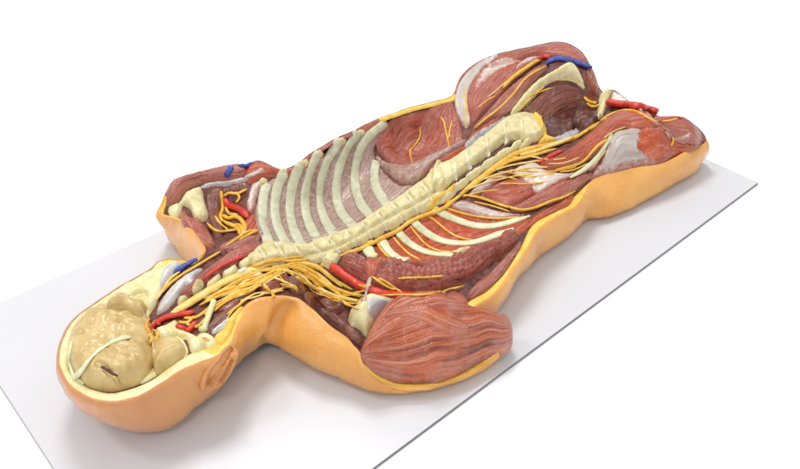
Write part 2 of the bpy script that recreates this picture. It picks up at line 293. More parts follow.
def patch(name, poly, h, mat, parent, w=0.012, fib=None, step=0.003, bundles=0, amp=0.0, rough=0.0008, rs=110, flat=False, round_=True, raise_=True, label=None, extra=None, sink=0.003, mg=0.007):
    """a muscle, bone or membrane lying on the relief: outline, thickness h, edge rounding w, fibre direction"""
    pp = crom(poly, 4, True) if round_ else np.asarray(poly, float)
    w3 = np.array([on(*q) for q in pp]); wp = w3[:, :2].copy()
    if w < 0.03 and h > 0.003 and name not in FLUSH:
        up = min(h, (math.hypot(h, w) - w) * 0.75); tg = np.roll(wp, -1, 0) - np.roll(wp, 1, 0); on_ = np.stack([tg[:, 1], -tg[:, 0]], 1)
        if np.sum(wp[:, 0] * np.roll(wp[:, 1], -1) - np.roll(wp[:, 0], -1) * wp[:, 1]) < 0: on_ = -on_
        vd = wp - CAM[:2]; dt = np.sum(on_ * vd, 1) / (np.linalg.norm(on_, axis=1) * np.linalg.norm(vd, axis=1) + 1e-12)
        lift_ = up * np.clip(dt * 1.3 + 0.1, 0, 1); wp = np.array([at(x, y, z + l)[:2] for (x, y), z, l in zip(pp, w3[:, 2], lift_)])
    bd = resample(wp, step)
    v, f = fill(bd, step)
    d = edge_dist(wp, v[:, 0], v[:, 1]); q = np.clip(d / w, 0, 1)
    prof = (q * q * (3 - 2 * q)) if flat else np.sqrt(np.clip(1 - (1 - q) ** 2, 0, 1))
    if fib: a, b = np.array(on(*fib[0])[:2]), np.array(on(*fib[1])[:2])
    else: a, b = wp[0], wp[len(wp) // 2]
    t = (b - a) / (np.linalg.norm(b - a) + 1e-9); nn = np.array([-t[1], t[0]])
    bu = wp @ t; bs = wp @ nn; us = np.linspace(bu.min(), bu.max(), 40); lo = np.empty(40); hi = np.empty(40)
    for k, u in enumerate(us):
        x = []
        for i in range(len(wp)):
            j = (i + 1) % len(wp)
            if (bu[i] - u) * (bu[j] - u) <= 0 and bu[i] != bu[j]: x.append(bs[i] + (bs[j] - bs[i]) * (u - bu[i]) / (bu[j] - bu[i]))
        lo[k], hi[k] = (min(x), max(x)) if x else (bs.mean(), bs.mean())
    mw = np.mean(hi - lo); U = v @ t; s = v @ nn; l = np.interp(U, us, lo); g = np.interp(U, us, hi)
    V = (s - l) / np.maximum(g - l, mw * 0.3)
    z = hz(v[:, 0], v[:, 1]); dz = h * prof
    if bundles:
        ph = V * bundles + 0.5 * vnoise(np.c_[U * 6, V * 3], 1.2, 3.1 + len(name)); dz = dz + amp * prof * (np.abs(np.sin(np.pi * ph)) - 0.5)
    if rough: dz = dz + rough * np.clip(d / 0.004, 0, 1) * vnoise(v, rs, 1.3 + len(name))
    if extra: dz = dz + extra(v, d, U, V)
    zz = z + dz - sink * (1 - np.clip(d / 0.003, 0, 1))
    o = mesh_obj(name, np.c_[v, zz], f, MAT[mat], parent, np.c_[U + random.random() * 5, V * mw + random.random() * 5], label=label)
    at_ = o.data.attributes.new('margin', 'FLOAT', 'POINT'); at_.data.foreach_set('value', np.clip(d / mg, 0, 1).astype(np.float32))
    if raise_:
        i0 = max(0, int((wp[:, 0].min() - X0) / GS)); i1 = min(GX, int((wp[:, 0].max() - X0) / GS) + 2); j0 = max(0, int((wp[:, 1].min() - Y0) / GS)); j1 = min(GY, int((wp[:, 1].max() - Y0) / GS) + 2)
        xx = GXX[j0:j1, i0:i1]; yy = GYY[j0:j1, i0:i1]; m = inside(wp, xx, yy); dd = edge_dist(wp, xx, yy); q = np.clip(dd / w, 0, 1)
        pr = (q * q * (3 - 2 * q)) if flat else np.sqrt(np.clip(1 - (1 - q) ** 2, 0, 1))
        H[j0:j1, i0:i1] += np.where(m, h * pr, 0)
    return o
def sweep(name, P, N, rad, mat, parent, kh=1.0, seg=8, label=None, caps=True):
    T = np.gradient(P, axis=0); T /= np.linalg.norm(T, axis=1)[:, None] + 1e-12; vs = []; fs = []; uv = []; n = len(P)
    L = np.r_[0, np.cumsum(np.linalg.norm(np.diff(P, axis=0), axis=1))]
    for i in range(n):
        up = N[i] - T[i] * (N[i] @ T[i]); up /= np.linalg.norm(up) + 1e-12; sd = np.cross(T[i], up)
        for k in range(seg):
            a = 2 * math.pi * k / seg; vs.append(P[i] + rad[i] * (math.cos(a) * sd + kh * math.sin(a) * up)); uv.append((L[i], k / seg * 6.28 * rad[i]))
    for i in range(n - 1):
        for k in range(seg): fs.append((i * seg + k, i * seg + (k + 1) % seg, (i + 1) * seg + (k + 1) % seg, (i + 1) * seg + k))
    if caps: fs.append(tuple(range(seg))[::-1]); fs.append(tuple((n - 1) * seg + k for k in range(seg)))
    return mesh_obj(name, vs, fs, MAT[mat], parent, uv, label=label)
def tube(name, pts, r, mat, parent, kh=0.85, lift=0.35, taper=(0.45, 0.45), wob=0.07, smooth=3, seg=8, n=6, raise_=False, label=None):
    """a nerve, vessel or rib following the relief; r in metres"""
    pp = crom(pts, n); P = np.array([on(*q) for q in pp])
    for _ in range(smooth): P[1:-1] = 0.25 * P[:-2] + 0.5 * P[1:-1] + 0.25 * P[2:]
    N = np.array([hn(p[0], p[1]) for p in P]); m = len(P); t = np.linspace(0, 1, m)
    rad = r * np.interp(t, [0, 0.12, 0.88, 1], [taper[0], 1, 1, taper[1]]); ph = random.random() * 50
    rad = rad * np.array([1 + wob * noise.noise(Vector((k * 0.35 + ph, ph, 0))) * 2 for k in range(m)])
    o = sweep(name, P + N * (rad * kh * lift)[:, None], N, rad, mat, parent, kh, seg, label)
    if raise_:
        c = P[:, :2]; i0, j0 = ((c.min(0) - (X0, Y0)) / GS - 8).astype(int); i1, j1 = ((c.max(0) - (X0, Y0)) / GS + 9).astype(int)
        xx = GXX[j0:j1, i0:i1]; yy = GYY[j0:j1, i0:i1]; d = np.full(xx.shape, 1e9)
        for a in c: d = np.minimum(d, (xx - a[0]) ** 2 + (yy - a[1]) ** 2)
        H[j0:j1, i0:i1] += np.sqrt(np.clip(1 - d / r ** 2, 0, 1)) * r * kh * (1 + lift) * 0.9
    return o

# ------------------------------------------------------------------ the surface it lies on
m, nt, b = new_mat('white_table'); b.inputs['Base Color'].default_value = (0.96, 0.96, 0.96, 1); b.inputs['Roughness'].default_value = 0.6
tb = mesh_obj('table_surface', [(-6, -6, -0.0042), (8, -6, -0.0042), (8, 8, -0.0042), (-6, 8, -0.0042)], [(0, 1, 2, 3)], m, smooth=False); tag(tb, kind='structure')
m, nt, b = new_mat('white_acrylic'); tc = nd(nt, 'ShaderNodeTexCoord'); n = nd(nt, 'ShaderNodeTexNoise', Scale=6, Detail=3); nt.links.new(tc.outputs['Object'], n.inputs['Vector'])
r = ramp(nt, n.outputs['Fac'], [(0.3, (214, 214, 218)), (0.7, (217, 217, 221))]); nt.links.new(r.outputs[0], b.inputs['Base Color'])
b.inputs['Roughness'].default_value = 0.24; b.inputs['Specular IOR Level'].default_value = 0.4
me_, nt, b = new_mat('acrylic_edge'); b.inputs['Base Color'].default_value = (0.10, 0.10, 0.115, 1); b.inputs['Roughness'].default_value = 0.3; b.inputs['Specular IOR Level'].default_value = 0.15
PX, PY, TH = 1.2194, 0.5937, 0.004
bm = bmesh.new(); bmesh.ops.create_cube(bm, size=1)
for v in bm.verts: v.co = Vector(((v.co.x + 0.5) * PX, (v.co.y + 0.5) * PY, (v.co.z - 0.5) * TH))
bmesh.ops.bevel(bm, geom=[e for e in bm.edges], offset=0.0006, segments=2, affect='EDGES')
for f in bm.faces: f.material_index = 0 if f.normal.z > 0.5 else 1
me = bpy.data.meshes.new('acrylic_sheet'); bm.to_mesh(me); bm.free(); me.materials.append(m); me.materials.append(me_)
pl = bpy.data.objects.new('acrylic_sheet', me); C.objects.link(pl); tag(pl, 'thin glossy white acrylic sheet with grey edges under the anatomical model', 'acrylic sheet')

# ------------------------------------------------------------------ shell: skin, cut rim, deep bed
nR = len(R1); rows = []
def inner_shift(p, k, a): q = p.copy(); q[:, :2] -= OUT1 * np.asarray(a).reshape(-1, 1); return q
bk = np.array([.010 if (k < 12 or k > len(ST) - 7) else .009 if 37 <= k <= 44 else .006 for k in range(len(ST))])
bk[:3] = (.003, .004, .007); bk[-6:] = .003
bk[22:29] = .002
bk[13:21] = (.009, .014, .014, -.011, .016, .019, .016, .012)
bl = crom(np.c_[bk, bk], NS, True)[:, 0]
rows.append(inner_shift(R1, 0, 0.0034))
for t in (0.0, 0.12, 0.28, 0.46, 0.64, 0.82, 1.0):
    p = R1 * (1 - t) + B1 * t; p = p.copy(); p[:, :2] += OUT1 * (bl * math.sin(math.pi * min(1, (t ** 0.8) * 0.93)))[:, None]
    rows.append(p)
lo = B1.copy(); lo[:, :2] -= OUT1 * 0.010; lo[:, 2] = B1[:, 2] * 0.45; rows.append(lo)
lo = B1.copy(); lo[:, :2] -= OUT1 * 0.024; lo[:, 2] = np.maximum(B1[:, 2] * 0.3 - 0.004, 0.0004); rows.append(lo)
rows = np.array(rows)
for a in range(2, len(rows)):
    for i in range(nR):
        p = rows[a, i]; rows[a, i, :2] += OUT1[i] * (0.0024 * noise.noise(Vector(p * 22)) + 0.0012 * noise.noise(Vector(p * 60)) - 0.0016 * max(0, 1 - abs(noise.noise(Vector((p[0] * 38 + 3, p[1] * 38, p[2] * 14)))) * 7))
rim_n = np.array([0.0012 * noise.noise(Vector(p * 60)) for p in R1]); rows[0, :, 2] += 0.001 + rim_n; rows[1, :, 2] += rim_n
vs = rows.reshape(-1, 3); fs = []
for a in range(len(rows) - 1):
    for i in range(nR): j = (i + 1) % nR; fs.append((a * nR + i, a * nR + j, (a + 1) * nR + j, (a + 1) * nR + i))
skin = mesh_obj('skin', vs, fs, [MAT['skin'], MAT['red']], ROOT)
def bare(k): return KA <= k < KB or KC <= k < KD     # the far hip and the far shoulder are cut to the muscle
near_st = lambda x, y: min(range(len(ST)), key=lambda k: (ST[k][0] - x) ** 2 + (ST[k][1] - y) ** 2)
KA, KB, KC, KD = near_st(705, 144.5) + .5, near_st(453, 94), near_st(378, 118.5), near_st(164, 196)
for q, pgn in enumerate(skin.data.polygons):
    if bare((q % nR) / NS) and q // nR < 5: pgn.material_index = 1
# cut edge: cream bone round the head, yellow fat elsewhere
A = rows[0].copy(); A[:, 2] -= 0.0006
def strip(name, sel, mat):
    K = 6; ids = [i for i in range(nR + 1) if sel((i / NS) % len(ST))]; out = []; f = []
    runs = []; cur = [ids[0]]
    for i in ids[1:]:
        if i == cur[-1] + 1: cur.append(i)
        else: runs.append(cur); cur = [i]
    runs.append(cur)
    for run in runs:
        base = len(out)
        for i in run:
            for t in range(K):
                u = t / (K - 1); p = A[i % nR] * (1 - u) + I1[i % nR] * u; p = p.copy(); p[2] += 0.0012 * math.sin(math.pi * u) + 0.0008 * noise.noise(Vector(p * 90)) - 0.002 * max(0, u - 0.8) * 5
                out.append(p)
        for q in range(len(run) - 1):
            for t in range(K - 1): a = base + q * K + t; f.append((a, a + 1, a + K + 1, a + K))
    return mesh_obj(name, out, f, MAT[mat], ROOT)
NST = len(ST)
strip('skull_rim', lambda k: k <= 11 or k >= NST - 6, 'skull')
strip('fat_edge', lambda k: 11 <= k <= 13.5, 'fat')
strip('rolled_skin', lambda k: 13.5 <= k <= 20, 'skin')
strip('fat_edge', lambda k: 20 <= k <= KA, 'fat')
strip('cut_muscle', lambda k: KA <= k <= KB, 'red')
strip('fat_edge', lambda k: KB <= k <= KC, 'fat')
strip('cut_muscle', lambda k: KC <= k <= KD, 'red')
strip('fat_edge', lambda k: KD <= k <= NST - 6, 'fat')
v, f = fill(resample(I1[:, :2], 0.004), 0.004)
z = hz(v[:, 0], v[:, 1]); dd = edge_dist(I1[:, :2], v[:, 0], v[:, 1]); z = z - 0.002 + 0.003 * np.clip(dd / .006, 0, 1) * vnoise(v, 70, 2.2) + 0.0015 * np.clip(dd / .006, 0, 1) * vnoise(v, 170, 5.2)
mesh_obj('deep_tissue', np.c_[v, z], f, MAT['bed'], ROOT)

# ------------------------------------------------------------------ ear on the near side of the head
def plane_patch(name, poly, c, nrm, edge, ridges, mat, parent, step=0.0013):
    c = np.array(c); nrm = np.array(nrm, float); nrm /= np.linalg.norm(nrm); e1 = np.cross(nrm, (0, 0, 1)); e1 /= np.linalg.norm(e1); e2 = np.cross(nrm, e1)
    def q(x, y):
        d = ROT @ np.array([x - 400.0, 234.5 - y, -FPX]); p = CAM + d * (((c - CAM) @ nrm) / (d @ nrm)); return ((p - c) @ e1, (p - c) @ e2)
    wp = np.array([q(*p) for p in crom(poly, 5, True)]); v, f = fill(resample(wp, step), step); d = edge_dist(wp, v[:, 0], v[:, 1])
    hgt = np.interp(d, *edge) + 0.0005 * vnoise(v, 150, 4)
    for line, h, w in ridges:
        r = np.array([q(*p) for p in crom(line, 6)]); dd = np.min(np.hypot(v[:, :1] - r[None, :, 0], v[:, 1:] - r[None, :, 1]), axis=1); hgt = hgt + h * np.exp(-(dd / w) ** 2)
    P = c + v[:, :1] * e1 + v[:, 1:] * e2 + hgt[:, None] * nrm
    return mesh_obj(name, P, f, MAT[mat], parent)
ec = at(214, 372, .075) + np.array([-.004, -.010, .006])
plane_patch('ear', [(199, 389), (206, 394), (215, 390), (224, 382.5), (231.5, 372), (237, 360), (238.5, 351), (233, 346), (225, 349), (216, 357), (207, 366), (201, 377)], ec, (-0.15, -0.9, 0.45),
    ([0, .0012, .003, .006, .01], [-.018, .000, .003, .002, .001]),
    [([(202, 388), (204, 378), (209, 368), (217, 359)], .0045, .0026), ([(213, 387), (218, 377), (223, 369), (227, 362)], .0042, .0020), ([(217, 388), (227, 377), (234, 364), (237, 354)], .0045, .0022),
     ([(209, 383), (213, 373), (219, 363)], -.0060, .0022), ([(221, 381), (228, 370), (232, 361)], -.0050, .0018), ([(224, 358), (228, 353), (232, 350)], -.0150, .0030), ([(222, 363), (226, 358)], -.0060, .0030)], 'ear', skin)

# ------------------------------------------------------------------ head: brain in the open skull
def gyri(a, s, sd=0):
    def e(v, d, U, V):
        n = vnoise(v + 0.004 * np.c_[vnoise(v, 60, sd + 1), vnoise(v, 60, sd + 2)], s, sd); return a * np.clip(d / 0.008, 0, 1) * (np.abs(n) * 2.0 - 0.5)
    return e
patch('skull_floor', [(71,352),(69,366),(77,380),(96,389),(111,391),(127,388),(141,383),(155,376),(173,362),(188,353),(180,335),(150,325),(152,308),(152,292),(140,292),(128,295),(104,308),(84,318),(73,336)], .003, 'skull', ROOT, w=.004)
def grooves(*gs, base=None):
    gl = [(np.array([on(*p)[:2] for p in crom(line, 6)]), dp, wd) for line, dp, wd in gs]
    def e(v, d, U, V):
        h = base(v, d, U, V) if base else 0
        for r_, dp, wd in gl:
            dd = np.min(np.hypot(v[:, :1] - r_[None, :, 0], v[:, 1:] - r_[None, :, 1]), axis=1); h = h - dp * np.exp(-(dd / wd) ** 2)
        return h
    return e
brain = patch('brain', [(71,346),(76,330),(90,316),(108,308),(128,309),(145,317),(154,330),(158,345),(156,362),(147,376),(132,386),(112,390),(92,386),(77,376),(70,362)], .040, 'brain', ROOT, w=.052, step=.0022, extra=gyri(.0034, 78, 1))
patch('brain_lobe', [(151,336),(160,333),(172,336),(182,342),(186,351),(179,360),(168,368),(157,374),(152,366),(151,350)], .020, 'brain', brain, w=.020, step=.0022, extra=gyri(.0028, 80, 4))
patch('brain_lobe', [(106,305),(118,299),(130,297),(142,299),(147,306),(146,315),(138,316),(126,310),(112,310)], .016, 'brain', brain, w=.016, step=.0022, extra=gyri(.0026, 80, 9))
patch('brain_lobe', [(79,375),(83,366),(91,359),(103,350),(116,343),(130,341),(142,345),(148,354),(146,365),(138,375),(127,385),(112,390),(96,388),(84,383)], .007, 'brain', brain, w=.014, step=.0016, rough=.0006,
    extra=grooves(([(99,366),(104,368),(109,372),(115,375),(119,376)], .014, .0030), ([(116,376),(120,381),(124,387)], .006, .0016), ([(120,376),(126,380),(131,382)], .005, .0014), ([(106,371),(109,378),(114,386)], .003, .0016), ([(128,350),(136,356),(140,364)], .003, .002), ([(112,352),(122,358),(130,360)], .0025, .002), ([(96,374),(100,380),(104,386)], .002, .002), base=gyri(.0030, 85, 6)))
tube('membrane_fold', [(75,378),(82,371),(90,360.5),(100,350.5),(112,343),(124,338.5),(132,337)], .0034, 'ribnear', brain, kh=.4, lift=.9, taper=(1.7, .2), wob=.3)
tube('brain_cleft_shade', [(100,366.5),(104,368.5),(109,372.5),(114,375.5),(118,376.5)], .0018, 'organ', brain, kh=.8, lift=-2.2, wob=.2)  # dark tube sunk in the groove, its colour stands in for the crevice's shade
tube('membrane_fold', [(113,376),(117,380),(119,386)], .0020, 'brain', brain, lift=.2)
tube('membrane_fold', [(72,340),(70,352),(70,366),(75,377),(84,384)], .003, 'ribnear', brain, kh=.6, lift=.1)

# ------------------------------------------------------------------ skull base and neck
patch('skull_base', [(150,279),(158,268),(168,264),(178,262),(180,268),(172,276),(164,288),(157,302),(151,312),(146,306),(147,296),(140,294),(131,296),(128,293),(138,284)], .006, 'skull', ROOT, w=.008, rough=.002)
patch('membrane', [(160,276),(168,265),(180,261),(184,264),(176,272),(168,283),(160,292)], .003, 'bluewhite', ROOT, w=.008, rough=.001)
patch('skull_base', [(155,331),(165,327),(177,321),(180,328),(188,333),(198,337),(206,345),(200,351),(191,352),(187,341),(176,336),(160,337)], .007, 'skull', ROOT, w=.006, rough=.0015)
tube('styloid_spike', [(204,333),(208,321),(212,309),(214.5,302)], .0042, 'skull', ROOT, lift=1.2, taper=(1.5, .6))
patch('ear_canal', [(196,336),(204,332),(214,336),(217,343),(210,348),(201,345)], .004, 'skull', ROOT, w=.005)
patch('ear_canal_floor', [(200,337),(205,335.5),(211,339),(211,343),(204,342)], .0012, 'skin', ROOT, w=.003)
patch('neck_fat', [(219,346),(214,336),(221,330),(229,317),(240,307),(246,305),(238,318),(233,333),(226,343)], .005, 'fat', ROOT, w=.006, rough=.002)
patch('membrane', [(210,330),(218,322),(228,316),(230,319),(222,328),(214,334)], .002, 'bluewhite', ROOT, w=.004)
longus = patch('neck_muscle', [(180,296),(190,283),(203,272),(220,260),(238,248),(252,242),(263,245),(258,252),(243,261),(224,271),(206,284),(190,297)], .009, 'red', ROOT, w=.008, fib=((185,292),(258,246)), bundles=4, amp=.002)
patch('neck_muscle', [(186,292),(198,281),(222,266),(245,252),(250,254),(232,267),(210,281),(194,294)], .0025, 'brown', ROOT, w=.004, fib=((188,292),(248,253)))
patch('membrane', [(156,312),(163,298),(176,283),(192,272),(204,268),(196,277),(184,289),(172,304),(160,314)], .006, 'bluewhite', ROOT, w=.007, fib=((158,311),(200,270)), rough=.0012)
for q in ([(191,289),(197,281),(204,281),(202,289),(195,294)], [(177,302),(183,294),(188,297),(184,304),(179,306)], [(206,285),(213,276),(221,275),(218,283),(210,289)], [(222,274),(231,267),(238,267),(235,274),(226,279)], [(238,264),(246,256),(256,256),(252,265),(243,269)]):
    patch('neck_vertebra', q, .006, 'olive', ROOT, w=.005, step=.002, rough=.0012)
tube('vein', [(174,273),(182,267.5),(190,263),(198,259)], .0040, 'vein', ROOT, kh=.6)
tube('nerve', [(162,293),(170,284),(182,275),(197,266),(212,257),(222,251)], .0022, 'nerve', ROOT)
tube('nerve', [(156,300),(163,290),(170,279),(180,272)], .0020, 'nervepale', ROOT)
tube('artery', [(153,326),(160,321),(168,317),(178,315),(187,314),(195,312)], .0042, 'artery', ROOT, kh=.8)
tube('artery', [(176,326),(182,329),(188,331),(193,327),(196,322)], .0042, 'artery', ROOT, kh=.9)
tube('artery', [(148,330),(154,325),(161,324)], .003, 'artery', ROOT)
tube('artery', [(204,279),(218,268),(234,260),(248,255)], .0026, 'artery', ROOT)
tube('spinal_cord', [(170,316),(180,310),(194,301),(210,291),(226,282),(242,275),(258,268),(274,263)], .0062, 'nervepale', ROOT, kh=.6, lift=.5, raise_=True)
for q in ([(148,333),(152,338),(150,344)], [(152,330),(158,334),(156,341)], [(149,318),(146,326),(150,334)], [(158,320),(152,325),(147,333)]): tube('nerve', q, .0022, 'nerve', ROOT)
for q in ([(178,322),(188,323),(194,316)], [(184,318),(196,318),(206,311),(214,305)], [(186,324),(198,327),(206,318)]): tube('nerve', q, .0024, 'nerve', ROOT)
patch('neck_muscle', [(203,331),(214,318),(228,308),(238,303),(240,306),(228,317),(216,328),(208,333)], .005, 'brown', ROOT, w=.005, fib=((205,330),(238,304)))
patch('neck_muscle', [(216,310),(230,300),(246,292),(256,288),(252,294),(240,301),(224,311)], .004, 'brown', ROOT, w=.004, fib=((217,310),(254,290)))

# ------------------------------------------------------------------ far shoulder
patch('far_shoulder_muscle', [(166,205),(167,193),(173,183.5),(189,177),(220,169.5),(244,166.5),(247,172),(244,178),(222,181),(200,184),(186,191),(179,201),(172,205)], .013, 'red', ROOT, w=.012, fib=((168,203),(243,172)), bundles=5, amp=.002)
patch('far_chest_muscle', [(243,176),(246,167),(258,162.5),(268,165),(276,171),(270,177),(258,181),(248,183)], .010, 'red', ROOT, w=.010, fib=((244,176),(275,170)), bundles=3, amp=.002)
tube('vein', [(232,166.5),(229,171),(226,177)], .0050, 'vein', ROOT, kh=.4, lift=.3)
tube('vein', [(238,165.5),(246,166),(252,163)], .0034, 'vein', ROOT, kh=.6)
patch('tendon', [(200,188),(203,184.5),(214,181),(228,179.5),(242,176),(254,172),(262,168),(264,171),(254,177),(242,181.5),(228,185),(214,187)], .004, 'tendon', ROOT, w=.005, fib=((202,186),(262,169)), step=.002)
patch('upper_arm_bone', [(168,206),(178,200.5),(186,190.5),(199,185),(203,191),(205,202),(209,215),(205,220),(195,219),(190,209),(183,206),(181,216),(173,218),(168,213)], .011, 'bone', ROOT, w=.010, rough=.002)
patch('far_arm_muscle', [(190,219),(200,221),(208,230),(214,241),(216,248),(206,247),(196,238),(187,229),(180,221),(181,212),(186,211)], .009, 'red', ROOT, w=.008, fib=((184,217),(214,246)), bundles=3, amp=.002)
patch('far_arm_muscle', [(206,194),(214,191),(226,190),(222,202),(221,215),(224,230),(220,238),(214,236),(210,222),(207,207)], .008, 'brown', ROOT, w=.008, fib=((212,192),(218,236)), bundles=3, amp=.002)
patch('far_arm_muscle', [(208,188),(226,185),(244,182),(248,186),(232,190),(214,194)], .006, 'brown', ROOT, w=.006, fib=((208,190),(246,184)))
patch('scalene_muscle', [(218,249),(228,243),(240,237),(254,234),(265,235),(258,241),(246,245),(234,250),(224,254)], .007, 'red', ROOT, w=.006, fib=((220,250),(262,236)), bundles=3, amp=.0015)
patch('scalene_muscle', [(236,232),(244,222),(252,214),(262,218),(264,230),(256,234),(244,236)], .006, 'red', ROOT, w=.008, fib=((238,234),(262,220)))
patch('rib_cartilage', [(250,186),(258,178),(266,176),(268,182),(262,190),(258,200),(256,208),(250,214),(246,206),(248,196)], .006, 'pinkfascia', ROOT, w=.007, rough=.004, rs=130)
tube('artery', [(225,198),(228,205),(236,208),(243,212),(248,218)], .0056, 'artery', ROOT, raise_=True)
for q, r in (([(221,191),(222,200),(223,208),(220,216),(222,222)], .003), ([(220,214),(228,219),(236,217),(243,222),(245,230),(241,237)], .0038), ([(224,222),(232,226),(240,226),(243,232)], .0036), ([(207,223),(213,229),(220,232),(230,231),(237,230)], .0024),
             ([(224,196),(230,193),(238,194),(247,189)], .0026), ([(226,206),(229,214),(238,215)], .0028), ([(215,216),(220,224),(228,230)], .0022), ([(240,240),(250,234),(258,230)], .0022), ([(226,246),(238,238),(247,232),(256,230)], .002), ([(236,192),(240,198),(236,203)], .0022), ([(219,218),(227,224),(238,229),(241,236)],.003)):
    tube('nerve', q, r, 'nerve', ROOT)

# ------------------------------------------------------------------ far half of the rib cage
cage = patch('chest_lining', [(258,232),(254,215),(258,198),(264,184),(281,174),(296,170),(316,156),(337,144),(356,135),(378,124),(386,124),(378,140),(374,150),(378,162),(390,178),(402,186),(412,184),(420,178),(400,196),(380,208),(358,222),(338,232),(320,239),(304,244),(282,242),(266,241)], .003, 'pleura', ROOT, w=.006, fib=((262,235),(385,126)), step=.0035, rough=.0014, rs=90)
patch('rim_muscle', [(270,167),(283,171),(296,166.5),(315,152.5),(336,140.5),(355,132),(378,121),(381,125),(360,137),(340,147),(319,160),(299,174),(284,179),(272,176)], .004, 'red', cage, w=.006, fib=((284,172),(378,121)), step=.0025, round_=False, rough=.002)
for q in ([(266,186),(263.5,197),(262.5,210),(263,222),(266,234)], [(283,175),(278,186),(275.5,199),(275,212),(278,227),(284,240)], [(299,168),(294,180),(291,194),(290,208),(292,224),(299,241)],
          [(317,156),(311,169),(307,184),(305,199),(307,218),(317,239)], [(338,143),(330,156),(323,172),(320,188),(320.5,204),(325,220),(333,233)], [(356,135),(347,149),(340,166),(336.5,183),(337,200),(342,214),(352,225)],
          [(384,125),(374,132),(363,144),(357,159),(355,175),(356,191),(361,205),(370,215)], [(376,164),(374,176),(377,190),(386,203)]):
    q = [(2 * q[0][0] - q[1][0]) * .25 + q[0][0] * .75, (2 * q[0][1] - q[1][1]) * .25 + q[0][1] * .75], *q, ((q[-1][0] * 1.5 - q[-2][0] * .5), q[-1][1] + 6), (q[-1][0] * 1.7 - q[-2][0] * .7, q[-1][1] + 11)
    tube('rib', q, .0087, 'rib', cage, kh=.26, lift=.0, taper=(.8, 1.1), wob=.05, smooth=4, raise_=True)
for x, y, r in ((263,182,.0055), (283,172,.0045), (304,163,.0050), (319,154,.0062), (342,141,.0055), (360,132,.005)):
    e_ = patch('rib_end', [(x-4,y+3),(x-4.5,y-.5),(x-1,y-3),(x+3.5,y-3.5),(x+4.5,y-1),(x+1,y+2.5)], .004, 'bone', cage, w=.003, step=.0015, rough=.001)
    patch('rib_marrow', [(x-2.4,y+1.6),(x-2.4,y-.4),(x,y-1.8),(x+2.2,y-2),(x+2.4,y-.6),(x+.4,y+1.2)], .0010, 'pinkfascia', e_, w=.002, step=.0013)

# ------------------------------------------------------------------ diaphragm and far abdominal wall
patch('diaphragm', [(387,122),(398,115),(413,111),(434,105.5),(452,103),(458,116),(462,130),(462,142),(448,150),(434,157),(418,165),(402,168),(388,162),(378,151),(377,138)], .003, 'bright', ROOT, w=.012, fib=((400,164),(420,112)), bundles=12, amp=.0024, rough=.003)
patch('diaphragm_edge', [(375,144),(380,154),(388,163),(400,168.5),(412,167),(425,161),(436,156),(450,149),(464,141),(466,146),(452,154),(436,164),(424,176),(413,183),(402,183),(390,175),(380,165),(375,154)], .014, 'pleura', ROOT, w=.009, fib=((376,150),(462,143)), bundles=3, amp=.002, rough=.0015)
for q in ([(420,127),(420,137),(415,145),(410,151),(411,158),(413,165)], [(441,117),(444,122),(446,131),(448,140),(449,147)], [(452,121),(450,130),(449,138)]): tube('nerve', q, .0017, 'nerve', ROOT)

# ------------------------------------------------------------------ far hip
hip = patch('far_hip_muscle', [(494,58),(520,52),(545,47.5),(561,45.5),(575,50),(586,62),(591,70),(580,64),(568,60),(552,57),(535,57),(515,63),(497,68),(487,70)], .010, 'red', ROOT, w=.012, fib=((492,64),(588,66)), bundles=6, amp=.0022)
patch('iliacus_muscle', [(466,124),(463,110),(464,94),(472,80),(486,69),(505,64),(528,59),(541,59),(530,68),(515,79),(504,92),(492,104),(482,115),(473,126)], .009, 'red', ROOT, w=.014, fib=((470,122),(532,62)), bundles=8, amp=.002)
patch('iliac_crest', [(500,56),(490,64),(479,74),(471,86),(468.5,97),(469,109),(471,122),(466,129),(459,119),(454.5,106),(455.5,93),(461.5,79),(473,67),(485,59.5)], .006, 'aponeurosis', ROOT, w=.008, fib=((490,60),(464,124)), rough=.001, mg=.004)
patch('white_fascia', [(484,66),(499,58),(514,57.5),(522,61),(510,67),(496,74),(484,84),(476,92),(474,84),(480,73)], .002, 'aponeurosis', ROOT, w=.006, fib=((478,86),(520,60)), mg=.016)
patch('white_fascia', [(518,63),(530,58),(540,56.5),(536,61),(526,66),(516,70)], .0025, 'pinkfascia', ROOT, w=.005, fib=((518,67),(538,57)), mg=.008)
patch('hip_flexor_muscle', [(470,131),(480,120),(492,107),(506,91),(520,78),(534,68),(546,64),(548,68),(536,79),(525,93),(514,108),(504,115),(490,122),(478,131)], .010, 'red', ROOT, w=.009, fib=((474,129),(546,66)), bundles=4, amp=.0022)
patch('pelvic_brim', [(510,114),(516,103),(524,91),(537,78),(551,69),(562,64),(571,62),(578,66),(584,75),(588,86),(584,89),(577,83),(568,79.5),(552,81),(540,91),(528,104),(518,113)], .012, 'bone', ROOT, w=.009, rough=.0015)
patch('obturator_muscle', [(522,112),(532,101),(544,90),(556,83),(569,82),(580,88),(584,97),(578,106),(566,111),(556,117),(548,126),(541,125),(534,117)], .006, 'brown', ROOT, w=.010, fib=((530,112),(578,92)), bundles=6, amp=.002)
patch('pelvic_organ', [(538,127),(542,120),(550,117),(560,120),(568,118),(574,124),(572,132),(562,138),(550,138),(541,134)], .012, 'organ', ROOT, w=.012, rough=.009, rs=80)
patch('pelvic_organ', [(572,118),(576,110),(586,107),(596,110),(600,118),(594,126),(584,131),(575,127)], .014, 'organ', ROOT, w=.012, rough=.009, rs=95)
patch('membrane', [(550,138),(560,134),(572,129),(580,131),(572,138),(560,141)], .003, 'grey', ROOT, w=.004)
patch('pubic_muscle', [(587,70),(593,76),(599,88),(600,98),(595,103),(589,100),(588,88),(585,76)], .007, 'brown', ROOT, w=.007, fib=((588,72),(597,100)))
